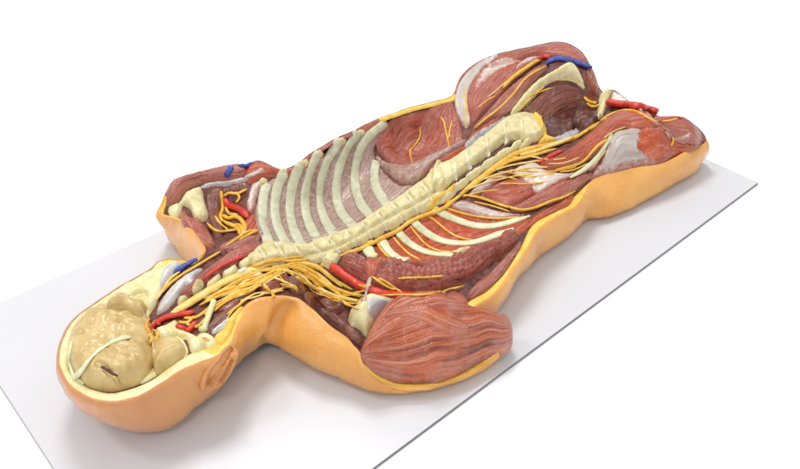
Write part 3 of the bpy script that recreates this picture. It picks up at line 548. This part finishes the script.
patch('pubic_bone', [(600,95),(603,91),(607,88.5),(612,91),(609,99),(605,110),(601,118),(597,116),(598,105)], .006, 'bone', ROOT, w=.006)
for q in ([(584,97),(590,102),(597,103)], [(587,103),(593,107),(600,105)]): tube('nerve', q, .003, 'nerve', ROOT)
tube('artery', [(537,59),(543,57.5),(552,57)], .0052, 'artery', ROOT, kh=.8)
tube('vein', [(546,64),(552,61),(560,59.5),(572,61),(582,64),(592,68)], .0052, 'vein', ROOT, kh=.8)
tube('vein', [(548,61),(555,58),(564,58)], .0036, 'vein', ROOT, kh=.8)
tube('nerve', [(503,88),(509,81),(516,75),(526,68),(535,62),(541,59)], .0040, 'nerve', ROOT, kh=.7, taper=(.3, 1))
tube('nerve', [(474,129),(484,120),(495,112),(506,102),(515,92),(523,81),(533,73),(546,66)], .0020, 'nerve', ROOT)
tube('nerve', [(464,89),(466,100),(467,112),(467,125)], .0019, 'nerve', ROOT)
tube('nerve', [(518,111),(526,103),(534,95),(544,87)], .0021, 'nerve', ROOT)

# ------------------------------------------------------------------ spine
psoas = patch('psoas_muscle', [(428,168),(440,157),(455,149),(468,139),(480,127),(492,119),(504,115),(497,123),(486,133),(472,146),(458,156),(444,165),(433,176)], .009, 'red', ROOT, w=.007, fib=((430,170),(500,117)), bundles=3, amp=.002)
patch('lumbar_ligament', [(464,146),(472,137),(484,127),(497,119),(506,116),(500,124),(488,135),(474,148)], .004, 'grey', ROOT, w=.005)
UP = [(246,257),(256,246),(266,241),(283,242),(304,244),(321,238),(339,232),(359,222.5),(380,208),(395.4,197.7),(410.4,187.5),(424,178),(434,168)]
MID = [(250,263),(259,258),(268,256),(284,255),(305,254),(323,249.5),(341,243),(363,230.5),(383,218.5),(398,210.5),(415,202),(430,193),(444,182)]
LO = [(256,267),(264,265),(273,264),(288,263),(308,262),(326,258),(343,251.5),(364,241),(384.5,231),(401,223),(417,213.5),(432,205.5),(448,196)]
def seg_rows(a, n):
    c = crom(a, 12); L = np.r_[0, np.cumsum(np.linalg.norm(np.diff(c, axis=0), axis=1))]; s = np.linspace(0, L[-1], n + 1)
    return np.c_[np.interp(s, L, c[:, 0]), np.interp(s, L, c[:, 1])]
spine = patch('spine', UP + LO[::-1], .004, 'olive', ROOT, w=.008, step=.003, rough=.001)
NV = 12
UP = [(x + .4, y + 3.2) for x, y in UP]; MID = [(x + .3, y + 2.6) for x, y in MID]; LO = [(x, y + 1.4) for x, y in LO]
u_, m_, l_ = seg_rows(UP, NV), seg_rows(MID, NV), seg_rows(LO, NV)
def lerp(a, b, t): return a * (1 - t) + b * t
for k in range(NV):
    a, b, c, d = u_[k], u_[k + 1], m_[k + 1], m_[k]
    patch('vertebra', [lerp(a, b, .10), lerp(a, b, .5) + (0.3, .9), lerp(a, b, .90), lerp(b, c, .5) - (b - a) * .13, lerp(d, c, .90), lerp(d, c, .5), lerp(d, c, .10), lerp(a, d, .5) + (b - a) * .10], .0058, 'olive', spine, w=.004, step=.0016, rough=.0014, rs=150)
    if k: patch('disc', [a - (b - a) * .11 - (0, .8), a + (b - a) * .11 - (0, .8), lerp(a, d, .5) + (b - a) * .07, d + (c - d) * .10, d - (c - d) * .10, lerp(a, d, .5) - (b - a) * .09], .0064, 'disc', spine, w=.004, step=.0015, rough=.0008)
    a, b, c, d = m_[k] + (.2, 1.2), m_[k + 1] + (.2, 1.2), l_[k + 1], l_[k]
    patch('vertebra_process', [lerp(a, b, .06), lerp(a, b, .5) + (.3, .6), lerp(a, b, .94), lerp(b, c, .5) - (b - a) * .12, lerp(d, c, .8) - (0, random.uniform(0, 2)), lerp(d, c, .5) + (0, random.uniform(0, 1.5)), lerp(d, c, .2), lerp(a, d, .6) + (b - a) * .1],   .0058 if k > 3 else .003, 'olive' if k % 2 else 'bone', spine, w=.005, step=.0016, rough=.0022, rs=170)
    if k > 2: patch('disc', [a - (b - a) * .07, a + (b - a) * .07, lerp(d, c, .08) - (0, 1.5), lerp(d, c, -.08) - (0, 1.5)], .0064 if k > 3 else .003, 'disc', spine, w=.004, step=.0015)
LB = [[(432,187),(431,176),(437,162),(450,159),(454,168),(456,180),(449,188),(440,192)], [(453,160),(464,150),(468,158),(472,168),(458,179),(454,169)], [(467,148.5),(476,140),(486,132.5),(488,142),(490,154),(474,166.5),(470,157)],
      [(487,132),(496,124.5),(503.5,120),(506,129),(507,140),(491,153.5),(489,143)], [(504,120),(514,116.5),(521.5,115),(524,126),(523,136),(509,141),(506,130)], [(520,115),(529,114),(537,119),(543,130),(539,139),(530,142),(521,140),(520,128)]]
patch('lumbar_column', [(432,188),(431,176),(437,162),(450,159),(464,149),(476,140),(487,132),(496,124.5),(504,119.5),(514,116),(522,114.5),(534,114.5),(540,122),(545,132),(541,138.5),(532,141.5),(509,139.5),(491,152),(474,165),(458,177.5),(447,187),(440,192)], .011, 'olive', spine, w=.004, step=.002, rough=.0008)
LB = [[(x, y + (3.4 if y < sum(p[1] for p in q) / len(q) else -1.6)) for x, y in q] for q in LB]
for k, q in enumerate(LB): patch('lumbar_vertebra', q, .0030, 'olive' if 0 < k < 5 else 'bone', spine, w=.0035, step=.0018, rough=.0010 if 0 < k < 5 else .002, rs=110, flat=True)
for q in ([(451.5,161.5),(456,158.5),(458,168),(459,178.5),(455,182),(453.5,170)], [(464,150.5),(468.5,147.5),(470.5,157),(473.5,166.5),(469,170),(466.5,159)], [(484.5,133.5),(488.5,130.5),(490,142),(491.5,153.5),(487.5,156.5),(486,144)], [(502,121.5),(506,118.5),(507.5,129),(509.5,139),(504.5,142.5),(504,130)]):
    q = [(x, y + 2.6) for x, y in q]
    patch('disc', q, .0036, 'disc', spine, w=.003, step=.0015, flat=True)
tube('spinal_canal_shade', [(446,190),(458,180),(472,170),(484,161.5),(496,153),(506,146),(514,141)], .0026, 'organ', spine, kh=.5, lift=.2, taper=(.4, .6), wob=.2)  # dark-coloured tube painting the shade of the slit between bodies and processes
PC = [(447,197,18,8), (460,186,18,8), (473,175.5,18,8), (487,165.5,18,8), (501,156,18,8), (514,148,16,7), (526,143.5,14,7), (432,204.5,15,8)]
def blob(x, y, a, h): return [(x - a * .5, y + a * .34), (x - a * .38, y - h * .1 + a * .1), (x + a * .1, y - h * .5 - a * .08), (x + a * .5, y - a * .36), (x + a * .42, y + h * .1 - a * .14), (x, y + h * .5)]
for k, q in enumerate([blob(*c_) for c_ in PC]):
    patch('vertebra_process', q, .009, 'bone', spine, w=.006, step=.0018, rough=.0022, rs=150)

patch('fatty_tissue', [(533,114),(540,118),(545,126),(551,135),(558,139),(549,143),(538,143.5),(543,135),(540,126)], .007, 'fat', ROOT, w=.005, step=.0018, rough=.002, rs=160)

# ------------------------------------------------------------------ near half of the rib cage
near = patch('near_chest_wall', [(366,250),(384,242),(402,230),(420,216),(438,208),(452,203),(462,212),(490,220),(528,217),(530,222),(515,232),(500,237),(484,246),(462,255),(440,261),(420,264),(396,263),(374,260)], .003, 'red', ROOT, w=.006, fib=((385,250),(520,226)), bundles=8, amp=.001)
for q, r in (([(438,211),(449,217),(462,222),(474,225.5),(487,226.5),(500,225),(514,221),(530,216)], .0054), ([(413,221),(421,229),(431,236),(441,240.5),(452,243),(468,243.5),(482,240.5),(495,236),(514,229)], .0058),
             ([(397,231),(404,239),(413,246),(424,251.5),(437,254.5),(451,255),(462,252)], .0062), ([(382,241),(387,249),(394,256),(402,260.5),(411,263)], .0066), ([(367,248),(370,254),(375,259)], .0074)):
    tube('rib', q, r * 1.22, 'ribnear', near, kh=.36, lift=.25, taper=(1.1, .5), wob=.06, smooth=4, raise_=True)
patch('rib_cartilage', [(452,253),(462,248),(474,246),(468,250),(458,255)], .003, 'bone', near, w=.004, rough=.002)
patch('membrane', [(450,204),(462,199),(476,203),(494,209),(514,213),(526,213),(510,218),(490,219),(470,214),(456,210)], .002, 'pinkfascia', ROOT, w=.010, fib=((452,205),(524,214)), mg=.010)
patch('membrane', [(476,186),(488,178),(500,174),(512,172),(500,180),(488,190),(478,195),(468,194)], .004, 'pinkfascia', ROOT, w=.006)
patch('back_muscle', [(478,195),(488,187),(500,181.5),(514,179),(526,181),(537,189),(530,197),(518,204),(508,207.5),(496,203),(486,199)], .007, 'bright', ROOT, w=.012, fib=((480,195),(534,190)), bundles=6, amp=.002)
patch('iliac_fascia', [(512,171),(522,164),(536,162),(546,168),(560,172),(578,170),(592,160),(600,150),(600,160),(590,170),(572,177),(556,184),(542,192),(534,194),(530,184),(520,178)], .002, 'aponeurosis', ROOT, w=.012, fib=((515,172),(596,160)), rough=.0015, mg=.008)
patch('iliac_muscle', [(508,209),(518,204),(532,196),(545,189),(560,182),(574,177),(590,170),(596,172),(588,180),(576,190),(566,198),(552,203),(536,208),(520,212)], .008, 'red', ROOT, w=.008, fib=((512,209),(592,172)), bundles=3, amp=.0015, extra=lambda v, d, U, V: 0.0011 * np.clip(d / .004, 0, 1) * np.sin(U * 2 * math.pi / .0075))
patch('flank_muscle', [(498,237),(514,229),(532,217),(548,208),(562,201),(573,193),(574,198),(570,205),(553,212),(534,223),(521,234),(510,242)], .006, 'red', ROOT, w=.006, fib=((500,237),(572,198)), bundles=2, amp=.0015)
tube('nerve', [(462,195),(474,196.5),(487,200),(499,204.5),(512,208),(524,210),(537,207),(551,201),(564,197),(575,191)], .0024, 'nerve', ROOT)

# ------------------------------------------------------------------ near hip and thigh
patch('thigh_muscle', [(622,134),(634,128),(648,125),(662,128),(670,137),(686,143),(703,143.5),(694,148.5),(684,153),(672,160),(660,164),(646,166),(630,169),(618,160),(616,146)], .006, 'bright', ROOT, w=.016, fib=((620,150),(700,145)), bundles=14, amp=.0028)
patch('white_aponeurosis', [(612,133),(624,129),(638,128),(644,131),(640,136),(642,141),(638,147),(646,151),(652,156),(668,161),(661,164),(640,167.5),(621,171.5),(601,176.5),(590,181),(594,170),(602,159),(607,146)], .002, 'aponeurosis', ROOT, w=.008, fib=((596,178),(632,130)), bundles=6, amp=.001, mg=.009)
patch('thigh_muscle', [(652,119),(664,118.5),(681,119),(696,128),(702,135),(704,142),(692,143),(676,138),(667,128),(656,124)], .007, 'red', ROOT, w=.014, fib=((656,120),(700,140)), bundles=6, amp=.002, mg=.006)
patch('near_psoas', [(540,163),(556,156),(574,147),(588,136),(602,124),(617,114),(633,111),(647,116),(658,124),(650,128),(634,128),(618,130),(610,138),(602,150),(590,159),(574,166),(556,171),(544,170)], .012, 'red', ROOT, w=.012, fib=((546,166),(650,120)), bundles=6, amp=.002)
patch('tendon', [(664,127),(670,130),(674,136),(684,133),(694,131),(690,138),(685,143),(676,141),(670,140),(666,134)], .003, 'fascia', ROOT, w=.004)
patch('pubic_muscle', [(612,93),(620,95),(630,104),(644,112),(634,110),(620,106),(610,104)], .006, 'fascia', ROOT, w=.006)
tube('artery', [(608,103),(618,104),(630,106.5),(644,110),(657,114.5)], .0070, 'artery', ROOT, kh=.9, lift=.8, taper=(.8, 1.05), raise_=True)
tube('artery', [(538,163),(550,157),(562,151)], .0040, 'artery', ROOT, kh=.7)
tube('artery', [(656,122),(668,119),(682,118.5)], .0028, 'artery', ROOT)
tube('nerve', [(600,121),(610,115),(621,111),(634,111),(646,117),(656,123),(664,128)], .0027, 'nerve', ROOT)
tube('tendon', [(652,122),(660,126),(667,131),(672,138)], .0044, 'fascia', ROOT, kh=.5)
tube('nerve', [(655,121),(668,121),(682,117.5)], .002, 'nerve', ROOT)
tube('nerve', [(672,137),(673,141),(671,146)], .002, 'nerve', ROOT)
tube('nerve', [(460,195),(471,186),(483,177),(494,168.5),(504,161),(516,154),(529,149.5),(546,146),(560,143),(574,139),(586,132),(598,124),(606,119)], .0052, 'nerve', ROOT, kh=.7, raise_=True)
tube('nerve', [(520,155),(534,152),(548,147),(562,142),(574,137)], .0040, 'nervepale', ROOT, kh=.7)
tube('nerve', [(498,168),(510,161),(524,158),(540,154),(556,149)], .0030, 'nerve', ROOT)
for q, r in (([(555,170),(568,167),(582,162),(590,154),(597,146),(609,138)], .0024), ([(510,170),(526,171),(544,172),(562,170),(576,167)], .0014), ([(498,172),(512,173),(524,177),(542,176),(556,172)], .0014), ([(560,172),(574,170),(588,163)], .0014), ([(490,178),(504,177),(518,180)], .0016)): tube('nerve', q, r, 'nerve', ROOT)
tube('ligament', [(570,178),(586,168),(598,156),(606,144),(612,134)], .0040, 'ribnear', ROOT, kh=.5)

for q in ([(466,190),(482,184),(498,180),(516,176),(534,174)], [(478,181),(496,175),(512,171),(530,168),(548,167)], [(490,172),(508,166),(526,163),(544,160)], [(500,184),(516,184),(532,184),(546,182)], [(462,197),(480,192),(500,190)], [(536,158),(552,160),(566,158)], [(548,164),(564,163),(580,157)], [(510,158),(528,157),(540,158)], [(474,202),(492,206),(510,212)], [(604,138),(614,131),(626,127)],
          [(488,97),(497,90),(508,80)], [(478,108),(488,100),(496,96)], [(530,96),(540,92),(552,88)], [(592,166),(600,158),(606,150)]):
    tube('nerve', q, random.uniform(.0011, .0017), random.choice(['nerve', 'nervepale']), ROOT, lift=.5)
for k in range(16):
    t = k / 15; c_ = crom(LO, 12); p = c_[int(t * (len(c_) - 1))]; x, y = p[0] + random.uniform(-2, 3), p[1] + random.uniform(1, 4); a = random.uniform(3, 5)
    if x > 322: patch('fatty_tissue', [(x - a, y + a * .5), (x - a * .4, y - 1.6), (x + a * .6, y - a * .6), (x + a, y - a * .2), (x + a * .3, y + 1.8)], .0025, 'fat', ROOT, w=.003, step=.0018, rough=.0015, rs=200)

# ------------------------------------------------------------------ near side wall, armpit and shoulder
patch('side_muscle', [(340,259),(353,255),(368,259),(391,260),(421,262.5),(442,259),(462,253.5),(483,243.5),(502,234.5),(515,231),(521,236),(512,246),(500,256),(482,269),(464,281),(444,289),(421,292),(396,291),(376,288),(360,280),(346,272)], .016, 'wine', ROOT, w=.016, fib=((345,262),(518,234)), bundles=3, amp=.003, rough=.006, rs=90, extra=lambda v, d, U, V: 0.0019 * np.clip(d / .006, 0, 1) * np.sin((U + .003 * np.sin(V * 9)) * 2 * math.pi / .009))
patch('armpit_muscle', [(466,297),(472,287),(484,277),(500,262),(514,247),(521,240),(520,250),(508,268),(496,281),(486,291),(472,300)], .006, 'red', ROOT, w=.007, fib=((468,298),(520,244)), bundles=2, amp=.002)
patch('armpit_muscle', [(424,299),(440,293),(454,291),(468,298),(470,303),(466,308),(452,306),(438,302)], .007, 'red', ROOT, w=.007, fib=((425,299),(468,303)))
for q in ([(282,282),(296,277),(312,281),(318,288),(308,294),(294,293)], [(303,292),(314,287),(326,289),(324,297),(312,304),(305,300)], [(318,302),(328,297),(340,298),(346,304),(338,314),(326,314)], [(319,311),(329,312),(343,319),(355,329),(363,339),(364,347),(356,343),(340,330),(328,320)], [(258,284),(272,276),(286,276),(290,284),(276,292),(262,293)]):
    patch('armpit_muscle', q, .012, 'brown', ROOT, w=.008, fib=(q[0], q[len(q) // 2]), bundles=2, amp=.0022, rough=.001)
patch('first_rib_stub', [(327,250),(342,255),(337,263),(331,269),(320,262.5)], .009, 'bone', ROOT, w=.005, step=.002, round_=False)
tube('artery', [(332,267),(340,271),(348,277),(357,284),(366,289),(377,294),(392,296.5),(408,297),(424,297)], .0066, 'artery', ROOT, lift=.6, taper=(1, .7), wob=.05, raise_=True)
patch('strap_muscle', [(362,262),(372,258),(385,259),(378,272),(374,284),(369,297),(364,298),(366,284),(366,272)], .005, 'red', ROOT, w=.005, fib=((374,260),(366,297)))
patch('shoulder_bone', [(348,319),(352,311),(360,306),(366,298),(376,297),(388,299),(396,303),(388,308),(380,317),(372,328),(367,337),(360,329),(351,325)], .012, 'bone', ROOT, w=.009, rough=.001)
patch('shoulder_tendon', [(368,298),(380,297),(400,299),(424,300),(410,303),(394,306),(384,312),(376,320),(368,316),(366,306)], .004, 'bluewhite', ROOT, w=.006, fib=((368,306),(422,300)))
patch('near_shoulder_muscle', [(360,359),(362,350),(368,338),(378,319),(391,306.5),(410,301),(430,301.5),(447,307),(466,314.5),(480,319),(495,323),(505,323),(510.5,328),(513,337),(511,347),(502,356),(483,365),(458,378),(430,386),(410,386.5),(389,382),(368,369)], .062, 'deltoid', ROOT, w=.075, fib=((361,356),(513,334)), bundles=34, amp=.0012, step=.0019, rough=.0012)
patch('near_shoulder_muscle', [(383,318),(392,308),(410,303),(430,303.5),(447,309),(460,316),(470,325),(466,334),(452,336),(438,331),(420,322),(402,318),(390,320)], .0035, 'deltoid', ROOT, w=.010, fib=((388,312),(466,331)), bundles=14, amp=.0011, step=.0018, rough=.0006)
for q in ([(372,276),(382,283),(392,289),(402,293)], [(398,279),(412,278.5),(428,278),(444,276)], [(380,296),(398,296),(418,296),(430,295),(448,291),(464,286)], [(378,278),(390,284),(398,291)]): tube('nerve', q, .0018, 'nerve', ROOT, lift=1.3, smooth=8)
tube('tendon', [(371,277),(368,286),(366,294),(364,301)], .0034, 'bluewhite', ROOT, kh=.5, taper=(.4, 1.2))

# ------------------------------------------------------------------ nerve plexus of the near neck, fanning out to the armpit
PLEX = [([(222,305),(240,295),(255,287),(268,280),(280,272),(290,267)], .0026), ([(214,312),(232,300),(252,290),(272,279)], .0026), ([(205,300),(225,292),(246,284),(268,274),(288,266)], .0032), ([(200,306),(220,297),(240,289),(262,281),(284,274)], .0030),
        ([(268,272),(284,271),(300,278),(314,286),(328,294),(344,299),(360,300)], .0036), ([(272,268),(290,268),(306,273),(320,281),(334,291),(342,298)], .0040), ([(284,264),(300,267),(316,274),(330,284),(344,292),(362,297)], .0036),
        ([(290,262),(306,264),(322,270),(336,280),(352,290)], .0034), ([(300,262),(318,268),(332,276),(344,288)], .0032), ([(288,272),(304,282),(318,292),(330,298),(348,303)], .0024), ([(296,268),(312,280),(322,290)], .0030),
        ([(262,284),(270,290),(274,296)], .0024), ([(240,302),(256,296),(270,292),(284,290)], .0022), ([(250,274),(266,269),(282,266),(296,263)], .0034), ([(254,268),(272,262),(290,260),(308,259)], .003),
        ([(226,316),(238,306),(250,299)], .0022), ([(282,284),(292,286),(298,290)], .0016), ([(318,288),(332,300),(346,304),(356,308)], .0016), ([(206,316),(218,306),(232,296),(244,290)], .0028), ([(340,276),(352,282),(362,287),(370,286)], .0024),
        ([(232,290),(250,280),(266,276),(280,279),(292,283)], .0024), ([(346,300),(356,302),(364,299)], .0022), ([(340,296),(354,296),(364,293)], .0026), ([(214,296),(236,282),(254,272)], .003)]
plex = tube('nerve_plexus', PLEX[0][0], PLEX[0][1], 'nerve', ROOT, lift=.8)
for k, (q, r) in enumerate(PLEX[1:]): tube('nerve', [(x + random.uniform(-2, 2), y + random.uniform(-1.5, 1.5)) for x, y in q], r * .74, 'nervepale' if k % 4 == 3 else 'nerve', plex, lift=.8, wob=.09)
for q in ([(236,272),(244,268),(250,269),(242,275)], [(250,276),(258,272),(264,273),(256,279)], [(262,268),(272,265),(280,267),(270,271)]): patch('nerve_root', q, .004, 'disc', ROOT, w=.004, step=.002)
for k, (q, r) in enumerate(PLEX + PLEX[::2]):
    q2 = [(x + random.uniform(-4, 4), y + random.uniform(-3.5, 3.5)) for x, y in q]
    if len(q2) > 4 and k % 2: q2 = q2[1:]
    tube('nerve', q2, random.uniform(.0009, .0017), 'nervepale' if k % 3 == 0 else 'nerve', plex, lift=1.3, wob=.15)
# sympathetic trunk and nerves between the near ribs
tube('nerve', [(340,256),(352,252),(363,248.5),(382,238.5),(397,231.5),(410,222),(425,215.5),(442,209.5),(452,202),(462,194)], .0036, 'nerve', ROOT, wob=.16)
for q in ([(427,216),(434,220),(441,226),(450,233),(460,238),(472,240)], [(410,226),(416,234),(425,244),(434,249.5),(444,252),(456,252)], [(393,237),(400,246),(410,255),(420,260)], [(377,243),(382,251),(391,260)], [(446,208),(460,213),(478,217),(500,219),(520,217)]): tube('nerve', q, .0020, 'nerve', ROOT)
for q in ([(427,205),(434,197),(443,190),(453,184),(456,187),(447,194),(437,202),(430,208)],): patch('fatty_tissue', q, .003, 'fat', ROOT, w=.004, step=.0018, rough=.002, rs=200)
